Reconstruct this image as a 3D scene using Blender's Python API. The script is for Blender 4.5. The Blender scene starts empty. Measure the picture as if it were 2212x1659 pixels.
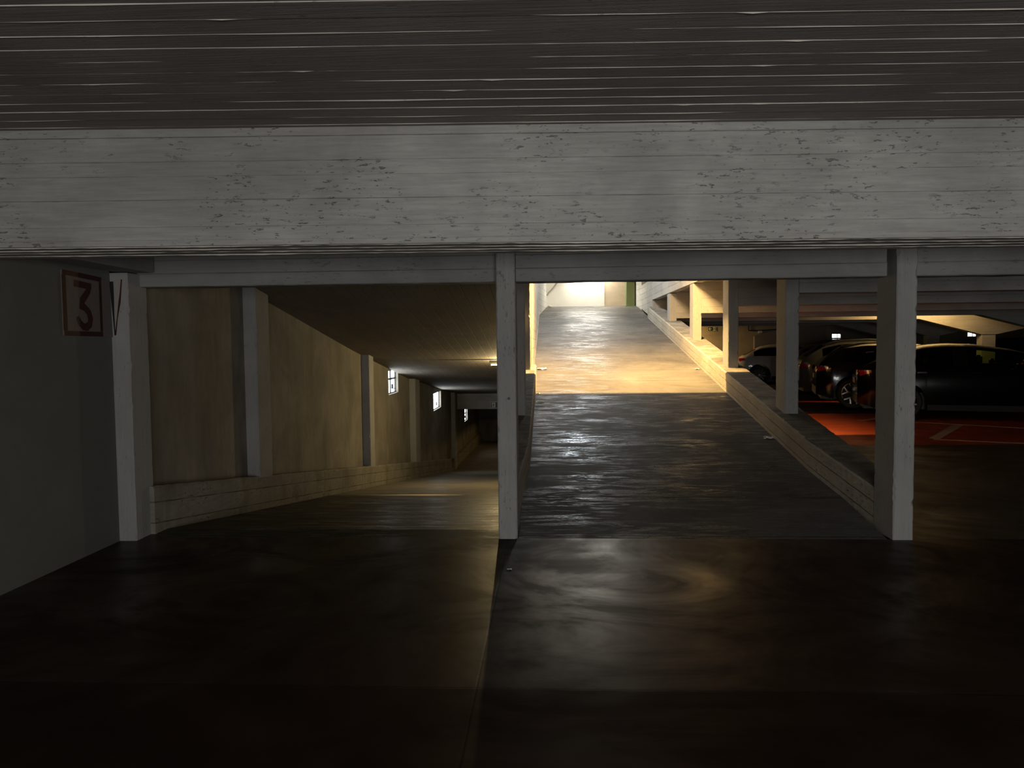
import bpy, bmesh, math, random
import numpy as np
from mathutils import Vector, Matrix

random.seed(7)
SC = bpy.context.scene
COL = SC.collection
PI = math.pi

# ---------------------------------------------------------------- camera
FPX, IW, IH = 1600.0, 2212, 1659
YAW, PITCH, ROLL = .0506, .0525, .0104
F_ = Vector((-math.sin(YAW)*math.cos(PITCH), math.cos(YAW)*math.cos(PITCH), -math.sin(PITCH)))
R0 = Vector((math.cos(YAW), math.sin(YAW), 0)); U0 = R0.cross(F_)
R_ = R0*math.cos(ROLL) - U0*math.sin(ROLL); U_ = U0*math.cos(ROLL) + R0*math.sin(ROLL)
cam = bpy.data.cameras.new('camera'); cam.sensor_width = 36.0; cam.lens = 36.0*FPX/IW
cam.clip_start = .05; cam.clip_end = 200
co = bpy.data.objects.new('camera', cam); COL.objects.link(co)
co.matrix_world = Matrix(((R_.x, U_.x, -F_.x, 0), (R_.y, U_.y, -F_.y, 0), (R_.z, U_.z, -F_.z, 1.5), (0, 0, 0, 1)))
SC.camera = co

# ---------------------------------------------------------------- world, exposure, big lights
w = bpy.data.worlds.new('world'); SC.world = w; w.use_nodes = True
w.node_tree.nodes['Background'].inputs[0].default_value = (.5, .6, .8, 1)
w.node_tree.nodes['Background'].inputs[1].default_value = .0
SC.view_settings.view_transform = 'Standard'; SC.view_settings.look = 'None'
SC.view_settings.exposure = 0.0; SC.view_settings.gamma = 1.0
SC.view_settings.use_curve_mapping = False
try:
    SC.cycles.use_denoising = True; SC.cycles.denoiser = 'OPENIMAGEDENOISE'
    SC.cycles.sample_clamp_indirect = 6.0
    SC.cycles.max_bounces = 8
except Exception:
    pass

def area(name, loc, direction, sx, sy, watts, color, parent=None, spread=PI):
    l = bpy.data.lights.new(name, 'AREA'); l.shape = 'RECTANGLE'; l.size = sx; l.size_y = sy
    l.energy = watts; l.color = color; l.spread = spread
    o = bpy.data.objects.new(name, l); COL.objects.link(o)
    o.location = loc; o.rotation_euler = Vector(direction).to_track_quat('-Z', 'Y').to_euler()
    if parent: o.parent = parent
    return o
# added light from behind the viewer, set in an opening made for it
area('added_rear_light', (1.2, -3.6, 1.2), (0, 1, .0), 4.4, 1.5, 215, (1.0, .985, .95))

# ---------------------------------------------------------------- helpers
def tag(o, label=None, cat=None, group=None, kind=None):
    if label: o['label'] = label
    if cat: o['category'] = cat
    if group: o['group'] = group
    if kind: o['kind'] = kind
    return o

def link(name, bm, mat, parent=None, smooth=False, loc=None):
    bmesh.ops.recalc_face_normals(bm, faces=bm.faces)
    me = bpy.data.meshes.new(name); bm.to_mesh(me); bm.free()
    o = bpy.data.objects.new(name, me); COL.objects.link(o)
    for m in (mat if isinstance(mat, (list, tuple)) else [mat]): me.materials.append(m)
    if smooth:
        for p in me.polygons: p.use_smooth = True
        try: me.set_sharp_from_angle(angle=math.radians(38))
        except Exception: pass
    if parent: o.parent = parent
    if loc is not None:
        v = Vector(loc); me.transform(Matrix.Translation(-v)); o.location = v
    return o

def empty(name, loc, rz=0):
    o = bpy.data.objects.new(name, None); COL.objects.link(o); o.empty_display_size = .1
    o.location = loc; o.rotation_euler = (0, 0, rz); return o

def quad(bm, a, b, c, d):
    return bm.faces.new([bm.verts.new(p) for p in (a, b, c, d)])

def box(bm, x0, x1, y0, y1, z0, z1):
    v = [bm.verts.new(p) for p in ((x0,y0,z0),(x1,y0,z0),(x1,y1,z0),(x0,y1,z0),(x0,y0,z1),(x1,y0,z1),(x1,y1,z1),(x0,y1,z1))]
    for f in ((0,3,2,1),(4,5,6,7),(0,1,5,4),(1,2,6,5),(2,3,7,6),(3,0,4,7)): bm.faces.new([v[i] for i in f])

def bbox_mesh(x0, x1, y0, y1, z0, z1, bev=.006):
    bm = bmesh.new(); box(bm, x0, x1, y0, y1, z0, z1)
    if bev: bmesh.ops.bevel(bm, geom=list(bm.edges), offset=bev, segments=1, affect='EDGES')
    return bm

def prism(bm, pts, axis, a0, a1):
    """extrude a 2D outline along an axis: 'X' pts=(y,z), 'Y' pts=(x,z), 'Z' pts=(x,y)"""
    def P(p, t):
        return (t, p[0], p[1]) if axis == 'X' else ((p[0], t, p[1]) if axis == 'Y' else (p[0], p[1], t))
    A = [bm.verts.new(P(p, a0)) for p in pts]; B = [bm.verts.new(P(p, a1)) for p in pts]
    n = len(pts)
    bm.faces.new(A); bm.faces.new(B[::-1])
    for i in range(n): bm.faces.new([A[i], A[(i+1) % n], B[(i+1) % n], B[i]])

def tube(bm, pts, r, n=8, cap=True):
    rings = []
    pts = [Vector(p) for p in pts]
    for i, p in enumerate(pts):
        d = (pts[min(i+1, len(pts)-1)] - pts[max(i-1, 0)]).normalized()
        u = d.orthogonal().normalized() if abs(d.z) > .95 else d.cross(Vector((0,0,1))).normalized()
        v = d.cross(u)
        rings.append([bm.verts.new(p + (u*math.cos(2*PI*k/n) + v*math.sin(2*PI*k/n))*r) for k in range(n)])
    for a, b in zip(rings, rings[1:]):
        for k in range(n): bm.faces.new([a[k], a[(k+1) % n], b[(k+1) % n], b[k]])
    if cap: bm.faces.new(rings[0][::-1]); bm.faces.new(rings[-1])

def rough_column(x0, x1, y0, y1, z0, z1, chips=True, seed=0):
    """a post whose arrises are chamfered and nibbled"""
    rnd = random.Random(seed); bm = bmesh.new(); n = max(4, int((z1-z0)/.035))
    c = .009; rings = []
    for i in range(n+1):
        z = z0 + (z1-z0)*i/n; ring = []
        for (X, Y, sx, sy) in ((x0,y0,1,1),(x1,y0,-1,1),(x1,y1,-1,-1),(x0,y1,1,-1)):
            e = c*(.6 + .6*rnd.random())
            if chips and rnd.random() < .10: e += rnd.random()*.016
            p = (X+sx*e, Y); q = (X, Y+sy*e)
            ring += [q, p] if (sx*sy > 0) else [p, q]
        rings.append([bm.verts.new((p[0], p[1], z)) for p in ring])
    m = len(rings[0])
    for a, b in zip(rings, rings[1:]):
        for k in range(m): bm.faces.new([a[k], a[(k+1) % m], b[(k+1) % m], b[k]])
    bm.faces.new(rings[0][::-1]); bm.faces.new(rings[-1])
    return bm

# ---------------------------------------------------------------- materials
class NT:
    def __init__(s, name):
        s.m = bpy.data.materials.new(name); s.m.use_nodes = True; s.t = s.m.node_tree
        s.b = s.t.nodes['Principled BSDF']; s.pos = s.n('ShaderNodeNewGeometry').outputs['Position']
    def n(s, k, **kw):
        x = s.t.nodes.new(k)
        for a, v in kw.items(): setattr(x, a, v)
        return x
    def l(s, a, b): s.t.links.new(a, b)
    def setin(s, sock, v):
        if hasattr(v, 'is_output'): s.l(v, sock)
        else: sock.default_value = v
    def math(s, op, a, b=0.0, clamp=False):
        x = s.n('ShaderNodeMath', operation=op); x.use_clamp = clamp
        s.setin(x.inputs[0], a); s.setin(x.inputs[1], b); return x.outputs[0]
    def noise(s, scale3, detail=4, rough=.55, vec=None, dist=0.0):
        mp = s.n('ShaderNodeMapping'); s.l(vec or s.pos, mp.inputs[0]); mp.inputs['Scale'].default_value = scale3
        x = s.n('ShaderNodeTexNoise'); x.inputs['Scale'].default_value = 1.0; x.inputs['Detail'].default_value = detail
        x.inputs['Roughness'].default_value = rough; x.inputs['Distortion'].default_value = dist
        s.l(mp.outputs[0], x.inputs['Vector']); return x.outputs['Fac']
    def remap(s, v, a, b, c=0.0, d=1.0):
        x = s.n('ShaderNodeMapRange'); x.clamp = True
        s.l(v, x.inputs[0])
        for i, q in enumerate((a, b, c, d)): x.inputs[i+1].default_value = q
        return x.outputs[0]
    def mix(s, fac, a, b, blend='MIX'):
        x = s.n('ShaderNodeMix', data_type='RGBA', blend_type=blend)
        s.setin(x.inputs[0], fac)
        for i, v in ((6, a), (7, b)):
            if isinstance(v, tuple): v = (*v[:3], 1)
            s.setin(x.inputs[i], v)
        return x.outputs[2]
    def comp(s, ax):
        x = s.n('ShaderNodeSeparateXYZ'); s.l(s.pos, x.inputs[0]); return x.outputs[ax]
    def bump(s, h, strength, dist):
        x = s.n('ShaderNodeBump'); x.inputs['Strength'].default_value = strength; x.inputs['Distance'].default_value = dist
        s.l(h, x.inputs['Height']); s.l(x.outputs[0], s.b.inputs['Normal'])
    def rgb(s, f, a, b): return s.mix(f, a, b)

def seam(t, ax, off, sp, width, wob=.0, along=(1, 1, 1)):
    """1 at board joints, 0 elsewhere, joints every sp along an axis"""
    c = t.comp(ax) if ax not in ('s', 'd') else t.math('SUBTRACT', t.comp(2), t.math('MULTIPLY', t.comp(1), .162 if ax == 's' else -.142))
    if wob:
        wv = t.noise(tuple(3*k for k in along), 2); c = t.math('ADD', c, t.math('MULTIPLY', t.math('SUBTRACT', wv, .5), wob))
    f = t.math('FRACT', t.math('DIVIDE', t.math('SUBTRACT', c, off), sp))
    d = t.math('MINIMUM', f, t.math('SUBTRACT', 1.0, f))
    return t.remap(d, 0, width/sp, 1, 0), t.math('FLOOR', t.math('DIVIDE', t.math('SUBTRACT', c, off), sp))

def concrete(name, col, grain=(4, 60, 60), seam_ax=None, off=0.0, sp=.13, sw=.004, seam_dark=.55, rough=.85, bump=.5,
             blotch=.25, stain=None, grain_amt=.18, second=None, pits=.5):
    t = NT(name)
    g = t.noise(grain, 6, .65); fine = t.noise((110, 110, 110), 3)
    bl = t.noise((1.1, 1.1, 1.3), 5, .6, dist=.6)
    c = t.mix(t.remap(bl, .3, .7), tuple(k*(1-blotch) for k in col), tuple(k*(1+blotch*.6) for k in col))
    c = t.mix(t.remap(g, .32, .68, grain_amt, 0), c, tuple(k*.35 for k in col))
    h = t.math('ADD', t.math('MULTIPLY', g, .6), t.math('MULTIPLY', fine, .15))
    # pitting: short dark nicks that follow the grain
    pn = t.noise(tuple(k*.8+15 for k in grain), 3, .7); pm = t.noise((2.2, 2.2, 2.6), 3)
    pit = t.math('MULTIPLY', t.remap(pn, .61, .69), t.remap(pm, .44, .58))
    c = t.mix(t.math('MULTIPLY', pit, pits), c, tuple(k*.25 for k in col))
    h = t.math('SUBTRACT', h, t.math('MULTIPLY', pit, .9))
    if seam_ax is not None:
        s_, idx = seam(t, seam_ax, off, sp, sw, .006)
        tone = t.n('ShaderNodeTexWhiteNoise', noise_dimensions='1D'); t.l(idx, tone.inputs['W'])
        c = t.mix(t.remap(tone.outputs['Value'], 0, 1, 0, .22), c, tuple(k*.55 for k in col))
        gap = t.noise((2.5, 2.5, 2.5), 3)
        sm = t.math('MULTIPLY', s_, t.remap(gap, .35, .55, .25, 1))
        c = t.mix(t.math('MULTIPLY', sm, seam_dark), c, tuple(k*.2 for k in col))
        h = t.math('SUBTRACT', h, t.math('MULTIPLY', sm, 1.2))
        h = t.math('ADD', h, t.math('MULTIPLY', tone.outputs['Value'], .5))
    if stain:
        scol, samt, sscale, lo, hi = stain
        sn = t.noise(sscale, 5, .6)
        c = t.mix(t.remap(sn, lo, hi, 0, samt), c, scol)
    t.l(c, t.b.inputs['Base Color']); t.b.inputs['Roughness'].default_value = rough
    t.b.inputs['Specular IOR Level'].default_value = .25
    t.bump(h, bump, .008)
    return t.m

def plain(name, col, rough=.5, metal=0.0, spec=.5, bumpy=0.0, coat=0.0):
    t = NT(name)
    n = t.noise((30, 30, 30), 3)
    t.l(t.mix(t.remap(n, .3, .7, 0, .25), col, tuple(k*.75 for k in col)), t.b.inputs['Base Color'])
    t.l(t.remap(n, .3, .7, rough*.9, min(1, rough*1.1)), t.b.inputs['Roughness'])
    t.b.inputs['Metallic'].default_value = metal; t.b.inputs['Specular IOR Level'].default_value = spec
    if coat: t.b.inputs['Coat Weight'].default_value = coat; t.b.inputs['Coat Roughness'].default_value = .04
    if bumpy: t.bump(n, bumpy, .004)
    return t.m

def emit(name, col, strength):
    t = NT(name); t.b.inputs['Base Color'].default_value = (*col, 1)
    t.b.inputs['Emission Color'].default_value = (*col, 1); t.b.inputs['Emission Strength'].default_value = strength
    return t.m

M = {}
GREY = (.275, .275, .265)
M['beam'] = concrete('beam_concrete', (.43, .427, .405), (2.5, 55, 55), None, bump=1.0, pits=.5, grain_amt=.38, blotch=.3,
                     stain=((.24, .22, .20), .4, (.8, .8, 2.0), .5, .7))
M['lintel'] = concrete('lintel_concrete', GREY, (3, 60, 60), 2, 1.985, .105, .004, .7, bump=.5)
M['column'] = concrete('column_concrete', (.325, .323, .312), (60, 60, 3), None, bump=.5, blotch=.15, pits=.6)
M['grout'] = concrete('grout_fins', (.62, .57, .52), (20, 40, 40), None, bump=.3)
M['board'] = concrete('formwork_ceiling_concrete', (.285, .25, .232), (3, 70, 70), None, bump=.6, grain_amt=.45, blotch=.2)
M['rampceil'] = concrete('ramp_ceiling_concrete', (.21, .185, .15), (50, 4, 8), 0, .0, .16, .006, .7, bump=.6, grain_amt=.3)
M['hallbeam'] = concrete('hall_beam_concrete', (.36, .35, .335), (3, 50, 50), 2, 2.0, .15, .004, .5, bump=.4)
M['warmcon'] = concrete('ramp_wall_concrete', (.44, .42, .38), (6, 6, 60), 2, 0, .16, .006, .8, bump=.6, pits=.8)
M['parapet'] = concrete('parapet_concrete', (.40, .37, .31), (40, 5, 40), 's', -.923+.045, .12, .006, .8, bump=.8, pits=.9, grain_amt=.3)
M['plaster'] = concrete('plaster_wall', (.135, .135, .124), (7, 7, 7), None, bump=.15, blotch=.12, grain_amt=.08, pits=.1)
M['tunnel'] = concrete('tunnel_wall_plaster', (.265, .245, .205), (14, 14, 2.5), None, bump=.25, blotch=.3, grain_amt=.25, pits=.3,
                       stain=((.12, .10, .07), .55, (1.6, 1.6, .7), .48, .68))
M['ledge'] = concrete('ledge_concrete', (.28, .262, .22), (5, 5, 40), 'd', 1.08, .17, .006, .6, bump=.9, pits=1.0, grain_amt=.35,
                      stain=((.12, .10, .07), .6, (3, 3, 2), .5, .7))
M['ceil'] = concrete('slab_concrete', (.30, .28, .26), (3, 60, 60), 1, 0, .125, .005, .6, bump=.5, grain_amt=.3)
M['white'] = concrete('white_painted_wall', (.80, .80, .74), (6, 6, 6), None, bump=.15, blotch=.08, grain_amt=.03, pits=.15)
M['tan'] = concrete('tan_plaster', (.62, .52, .38), (5, 5, 8), None, bump=.3, blotch=.2, pits=.2)
M['cream'] = concrete('cream_wall', (.75, .68, .52), (5, 5, 8), None, bump=.2, blotch=.1, pits=.2)
M['hallwall'] = concrete('hall_wall_plaster', (.42, .36, .27), (5, 5, 5), None, bump=.2, blotch=.25, pits=.2)
M['green'] = plain('green_paint', (.085, .14, .045), .45)
M['darkmetal'] = plain('dark_metal', (.02, .02, .02), .5)
M['greymetal'] = plain('grey_enamel', (.35, .35, .33), .45)
M['redpaint'] = plain('dark_red_paint', (.034, .005, .005), .7)
M['redsign'] = plain('bright_red_paint', (.55, .02, .02), .5)
M['signplate'] = plain('pale_sign_paint', (.15, .122, .115), .8)
M['wedge'] = plain('lit_wedge_tone', (.31, .285, .26), .8)  # light falling on the column, painted as a paler tone
M['gapshade'] = plain('gap_shadow_paint', (.006, .006, .006), .7)  # black for the painted shadow in the gap beside the sign panel
M['paper'] = plain('white_paper', (.75, .75, .72), .8)
M['leaf'] = plain('dry_leaf', (.45, .42, .36), .8)
M['exitblack'] = plain('exit_sign_black', (.012, .02, .014), .4)
M['exitwhite'] = plain('exit_sign_white', (.62, .66, .55), .5)
M['linepaint'] = plain('worn_line_paint', (.48, .36, .25), .7)

# floors
def floor_mat(name, base, dark, rough_lo, rough_hi, streak, joints=None, red=None, spec=.5, bump=.25, dull=None, swirl=False, dark_near=None):
    t = NT(name)
    a = t.noise((.9, .9, .9), 6, .62, dist=1.2); b = t.noise(streak, 5, .62, dist=.5)
    fine = t.noise((60, 60, 60), 3)
    c = t.mix(t.remap(a, .32, .68), dark, base)
    if red:
        c2 = t.mix(t.remap(a, .3, .7), tuple(k*.7 for k in red), red)
        y = t.comp(1); x = t.comp(0)
        wob = t.math('MULTIPLY', t.math('SUBTRACT', t.noise((3, 3, 3), 2), .5), .06)
        yy = t.math('ADD', y, wob)
        msk = t.math('MULTIPLY', t.math('GREATER_THAN', yy, 10.93), t.math('LESS_THAN', yy, 15.75))
        msk = t.math('MULTIPLY', msk, t.math('GREATER_THAN', x, 2.8))
        m2 = t.math('MULTIPLY', t.math('GREATER_THAN', yy, 18.62), t.math('LESS_THAN', yy, 19.15))
        msk = t.math('MAXIMUM', msk, t.math('MULTIPLY', m2, t.math('GREATER_THAN', x, 2.8)))
        msk = t.math('MULTIPLY', msk, t.remap(fine, .25, .4, .75, 1))
        ais = t.math('MULTIPLY', t.math('LESS_THAN', yy, 10.93), t.math('MULTIPLY', t.math('GREATER_THAN', yy, 5.7), t.math('GREATER_THAN', x, 2.8)))
        c = t.mix(ais, c, (.085, .068, .045))
        c = t.mix(msk, c, c2)
    if dark_near:                  # darker base colour up to a line across the floor
        c = t.mix(t.math('LESS_THAN', t.comp(1), dark_near[0]), c, dark_near[1])
    h = t.math('ADD', t.math('MULTIPLY', b, .5), t.math('MULTIPLY', fine, .12))
    if joints:
        for ax, off, sp, wd in joints:
            s_, _ = seam(t, ax, off, sp, wd, .004)
            c = t.mix(t.math('MULTIPLY', s_, .85), c, tuple(k*.2 for k in dark))
            h = t.math('SUBTRACT', h, t.math('MULTIPLY', s_, 1.2))
    t.l(c, t.b.inputs['Base Color'])
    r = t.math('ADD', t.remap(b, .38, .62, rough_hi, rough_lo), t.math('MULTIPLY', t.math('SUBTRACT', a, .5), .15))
    if swirl:                 # polished in swirls, the nearer slab duller
        sw = t.noise((.7, .9, 1), 7, .62, dist=2.6); mk = t.noise((.55, .5, 1), 4, .55, dist=1.5)
        k = t.math('MULTIPLY', t.remap(sw, .40, .62, .25, 1), t.remap(mk, .36, .58, .3, 1))
        near = t.remap(t.comp(1), 3.15, 3.17, .28, 1)
        t.l(t.math('MULTIPLY', t.math('MULTIPLY', k, near), spec), t.b.inputs['Specular IOR Level'])
        r = t.remap(k, 0, 1, rough_hi, rough_lo)
    elif dull is not None:      # worn glossy streaks on an otherwise dull screed
        sp_ = t.noise((2.4, 16, 6), 7, .74, dist=.9); big = t.noise((.9, 2.0, 2), 4, .6); spk = t.noise((34, 60, 40), 3, .7)
        k = t.math('MULTIPLY', t.remap(sp_, .48, .58), t.remap(big, .38, .55)); k = t.math('MULTIPLY', k, t.remap(spk, .34, .56, .2, 1))
        t.l(t.remap(k, 0, 1, dull, spec), t.b.inputs['Specular IOR Level']); r = t.remap(k, 0, 1, rough_hi, rough_lo)
        h = t.math('ADD', h, t.math('MULTIPLY', spk, .25))
    else: t.b.inputs['Specular IOR Level'].default_value = spec
    t.l(r, t.b.inputs['Roughness'])
    if swirl: t.b.inputs['Specular Tint'].default_value = (1.0, .84, .66, 1)
    t.bump(h, bump, .004)
    return t.m
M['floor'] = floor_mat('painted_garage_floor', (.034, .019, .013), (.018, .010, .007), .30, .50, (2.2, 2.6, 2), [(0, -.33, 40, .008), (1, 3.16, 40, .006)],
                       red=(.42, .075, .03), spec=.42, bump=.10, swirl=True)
M['ramp'] = floor_mat('ramp_screed', (.122, .114, .103), (.062, .058, .054), .25, .62, (1.3, 9, 2), [(1, 5.72, .82, .012)], spec=1.0, bump=.30, dull=.08)
M['downramp'] = floor_mat('down_ramp_screed', (.22, .195, .15), (.14, .125, .10), .24, .55, (1.3, 9, 2), [(1, 10.55, 40, .012)], spec=.5, bump=.3, dull=.10, dark_near=(10.55, (.045, .042, .034)))

# ---------------------------------------------------------------- setting: floors
UP, DN = .162, .143
def st(name, bm, mat, label, smooth=False):
    return tag(link(name, bm, mat, smooth=smooth), label, None, kind='structure')
bm = bmesh.new()
quad(bm, (-4, -8, 0), (18, -8, 0), (18, 5.68, 0), (-4, 5.68, 0))
quad(bm, (2.7, 5.68, 0), (18, 5.68, 0), (18, 30, 0), (2.7, 30, 0))
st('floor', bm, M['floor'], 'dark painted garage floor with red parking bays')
bm = bmesh.new()   # up ramp: solid wedge with a landing
prism(bm, [(5.68, 0), (21.8, UP*16.1), (21.8, UP*16.1-.3), (9.0, .12), (5.68, -.3)], 'X', -.25, 2.55)
st('floor_up_ramp', bm, M['ramp'], 'screeded ramp rising to the lit upper level')
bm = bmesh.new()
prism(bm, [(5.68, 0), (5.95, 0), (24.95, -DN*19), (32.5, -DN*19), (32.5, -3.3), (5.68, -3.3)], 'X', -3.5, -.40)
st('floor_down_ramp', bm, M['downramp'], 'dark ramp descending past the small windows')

# ---------------------------------------------------------------- setting: walls
bm = bmesh.new(); box(bm, -3.75, -3.37, -8, 5.565, -.1, 2.7)
st('wall_left', bm, M['plaster'], 'grey plastered wall with the painted number')
def wall_holes(x_in, x_out, y0, y1, z0, z1, holes):
    bm = bmesh.new()
    ys = sorted({y0, y1, *[h[0] for h in holes], *[h[1] for h in holes]}); zs = sorted({z0, z1, *[h[2] for h in holes], *[h[3] for h in holes]})
    hole = lambda a, b, c, d: any(a >= h[0]-1e-6 and b <= h[1]+1e-6 and c >= h[2]-1e-6 and d <= h[3]+1e-6 for h in holes)
    for a, b in zip(ys, ys[1:]):
        for c, d in zip(zs, zs[1:]):
            if hole(a, b, c, d): continue
            quad(bm, (x_in, a, c), (x_in, b, c), (x_in, b, d), (x_in, a, d)); quad(bm, (x_out, a, d), (x_out, b, d), (x_out, b, c), (x_out, a, c))
    for a, b, c, d in holes:
        quad(bm, (x_in, a, c), (x_out, a, c), (x_out, b, c), (x_in, b, c)); quad(bm, (x_in, a, d), (x_in, b, d), (x_out, b, d), (x_out, a, d))
        quad(bm, (x_in, a, c), (x_in, a, d), (x_out, a, d), (x_out, a, c)); quad(bm, (x_in, b, c), (x_out, b, c), (x_out, b, d), (x_in, b, d))
    bmesh.ops.remove_doubles(bm, verts=bm.verts, dist=1e-4)
    return bm
WX = -3.34
W1 = (15.23, 16.2, .49, 1.0); W2 = (21.15, 22.6, -.38, .12)
st('wall_down_ramp', wall_holes(WX, -3.72, 5.64, 25.4, -3.6, 2.7, [W1, W2]), M['tunnel'], 'stained wall of the descending ramp with small windows')
# the wall turns slightly beyond the cross beam
def turned(bm, ang, px, py):
    bmesh.ops.rotate(bm, verts=bm.verts, cent=(px, py, 0), matrix=Matrix.Rotation(ang, 3, 'Z')); return bm
W3 = (28.15, 28.95, -1.42, -.95)
st('wall_ramp_landing', turned(wall_holes(WX, -3.72, 25.4, 33.5, -3.6, 2.7, [W3]), -.03, WX, 25.4), M['tunnel'], 'far wall of the lower landing with one small window')
bm = bmesh.new(); box(bm, -4, 0, 32.4, 32.7, -3.6, 0)
st('wall_landing_end', bm, M['tunnel'], 'dark end wall of the lower landing')
bm = bmesh.new(); prism(bm, [(24.9, -2.75), (32.4, -2.75), (32.4, -2.33), (24.9, -2.33)], 'X', WX-.05, WX+.10)
st('baseboard_landing', turned(bm, -.03, WX, 25.4), M['ledge'], 'rough plinth along the lower landing wall')
# divider between the ramps: retaining wall below, solid wall above from the third bay
bm = bmesh.new(); prism(bm, [(5.95, -.01), (5.95, .04), (21.8, UP*16.1), (21.8, -3.4), (11, -3.4)], 'X', -.40, -.252)
st('wall_between_ramps', bm, M['tunnel'], 'retaining wall under the rising ramp')
bm = bmesh.new(); prism(bm, [(-.40, 11.3), (-.27, 11.3), (-.27, 19.7), (-.06, 21.8), (-.40, 21.8)], 'Z', .6, 5.0)
st('wall_ramp_left', bm, M['warmcon'], 'brightly lit wall on the near side of the upper ramp')
bm = bmesh.new(); box(bm, -.6, 1.62, 21.8, 22.1, 2.3, 5.0)
st('wall_back_white', bm, M['white'], 'glaring white wall at the top of the ramp')
bm = bmesh.new(); box(bm, 1.62, 2.26, 21.81, 22.1, 2.3, 5.0)
st('wall_back_tan', bm, M['tan'], 'tan plaster wall beside the white wall at the ramp top')
bm = bmesh.new(); box(bm, 2.26, 7.2, 21.9, 22.2, 2.3, 5.0)
st('wall_back_cream', bm, M['cream'], 'cream wall of the upper parking level')
# right side of the upper ramp: solid wall end and spandrel
bm = bmesh.new()
prism(bm, [(8.0, 2.57), (18.87, 2.6), (18.87, UP*13.17), (21.0, UP*15.3), (21.0, 3.13), (8.0, 3.13)], 'X', 2.598, 2.75)
prism(bm, [(2.598, 21.0), (2.75, 21.0), (2.66, 21.9), (2.49, 21.9)], 'Z', UP*15.3-.1, 3.3)
st('wall_ramp_right', bm, M['warmcon'], 'board marked wall and spandrel beside the top of the ramp')
bm = bmesh.new(); box(bm, -.26, 2.59, 10.79, 10.93, 2.6, 5.0)
st('wall_upper_front', bm, M['warmcon'], 'upstand wall over the ramp opening')
bm = bmesh.new(); box(bm, 7.0, 7.2, 10.6, 22.1, 2.6, 5.0)
st('wall_upper_side', bm, M['cream'], 'side wall of the upper parking level')
bm = bmesh.new(); box(bm, 2.75, 7.2, 10.79, 10.93, 2.8, 5.0)
st('wall_upper_near', bm, M['cream'], 'near wall of the upper parking level')
# parking hall
FW = 29.2
def far_wall():
    bm = bmesh.new(); zs0, zs1 = 1.64, 1.79
    xs = [2.5, 10.9, 11.22, 13.88, 14.06, 15.98, 16.28, 18.2]
    for a, b in zip(xs, xs[1:]):
        win = a in (10.9, 13.88, 15.98)
        for c, d in (((-.1, zs0), (zs1, 2.7)) if win else ((-.1, 2.7),)): box(bm, a, b, FW, FW+.25, c, d)
    return bm
st('wall_far', far_wall(), M['hallwall'], 'far brown wall of the parking hall')
bm = bmesh.new(); box(bm, 18, 18.3, -8, 29.5, -.1, 2.7)
st('wall_right', bm, M['hallwall'], 'side wall of the parking hall')
bm = bmesh.new()
box(bm, -3.37, -1.2, -3.9, -3.7, 0, 2.63); box(bm, 3.6, 18, -3.9, -3.7, 0, 2.63); box(bm, -1.2, 3.6, -3.9, -3.7, 2.0, 2.63)  # out of view, added so the rear light sits in an opening
st('wall_rear_added', bm, M['plaster'], 'unseen rear wall added around the rear light')

# ---------------------------------------------------------------- setting: ceilings
SK = .044
def board_ceiling(x0, x1, y0, y1, z, seed):
    """formwork ceiling: every board at its own level, ragged fins of grout along the joints"""
    rnd = random.Random(seed); bm = bmesh.new(); n = int(round((y1-y0)/.125)); xs = np.arange(x0, x1+.01, .06)
    prev = None
    for i in range(n):
        a = y0 + i*.125; b = a + .125; dz = rnd.uniform(-.0016, .0016); tilt = rnd.uniform(-.0012, .0012)
        Y = lambda y, x: y + SK*x
        A = [bm.verts.new((x, Y(a, x), z+dz-tilt)) for x in xs]; B = [bm.verts.new((x, Y(b, x), z+dz+tilt)) for x in xs]
        for k in range(len(xs)-1): bm.faces.new([A[k], B[k], B[k+1], A[k+1]])
        if prev:
            for k in range(len(xs)-1): bm.faces.new([prev[k], A[k], A[k+1], prev[k+1]])
        prev = B
        # fin
        hh = rnd.choice([.0022, .0032, .0042, .0058]); ph = rnd.uniform(0, 9); yo = 0
        T = []; Bt = []; C = []
        for x in xs:
            v = math.sin(x*1.7+ph)+.7*math.sin(x*4.1+ph*2.3)+.5*math.sin(x*9.7+ph)
            h = hh*max(.22, .75+.45*v) + rnd.uniform(0, .0008)
            if rnd.random() < .02: h += rnd.uniform(0, .004)
            yo = .8*yo + rnd.uniform(-.0009, .0009)
            T.append(bm.verts.new((x, Y(a-.004+yo, x), z+.004))); Bt.append(bm.verts.new((x, Y(a-.001+yo, x), z+.0015-h))); C.append(bm.verts.new((x, Y(a+.007+yo, x), z+.004)))
        for k in range(len(xs)-1):
            for f in (bm.faces.new([T[k], T[k+1], Bt[k+1], Bt[k]]), bm.faces.new([Bt[k], Bt[k+1], C[k+1], C[k]])): f.material_index = 1
    return bm
bm = board_ceiling(-4.2, 6.5, 1.04, 4.04, 2.655, 3)
st('ceiling', bm, [M['board'], M['grout']], 'dark board marked concrete ceiling')
bm = bmesh.new(); box(bm, -4.2, 18.2, -8.2, 1.45, 2.68, 2.9); box(bm, -4.2, 18.2, 1.0, 5.8, 2.70, 2.9); box(bm, 6.0, 18.2, 1.0, 5.8, 2.63, 2.72)
box(bm, 2.79, 18.2, 5.8, 29.5, 2.6, 2.8); box(bm, -4.2, 2.595, 5.8, 10.93, 2.6, 2.8); box(bm, 2.0, 2.595, 10.93, 11.42, 2.6, 2.8)  # last box is an added corner that shades a parapet column from the lamp
st('ceiling_hall', bm, M['ceil'], 'concrete slab over the parking hall with an added shading corner over the ramp')
bm = bmesh.new()
P_ = [(5.9, 2.49), (12.45, 1.436), (17.29, .745), (25.4, -.14), (32.5, -.40)]
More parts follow.
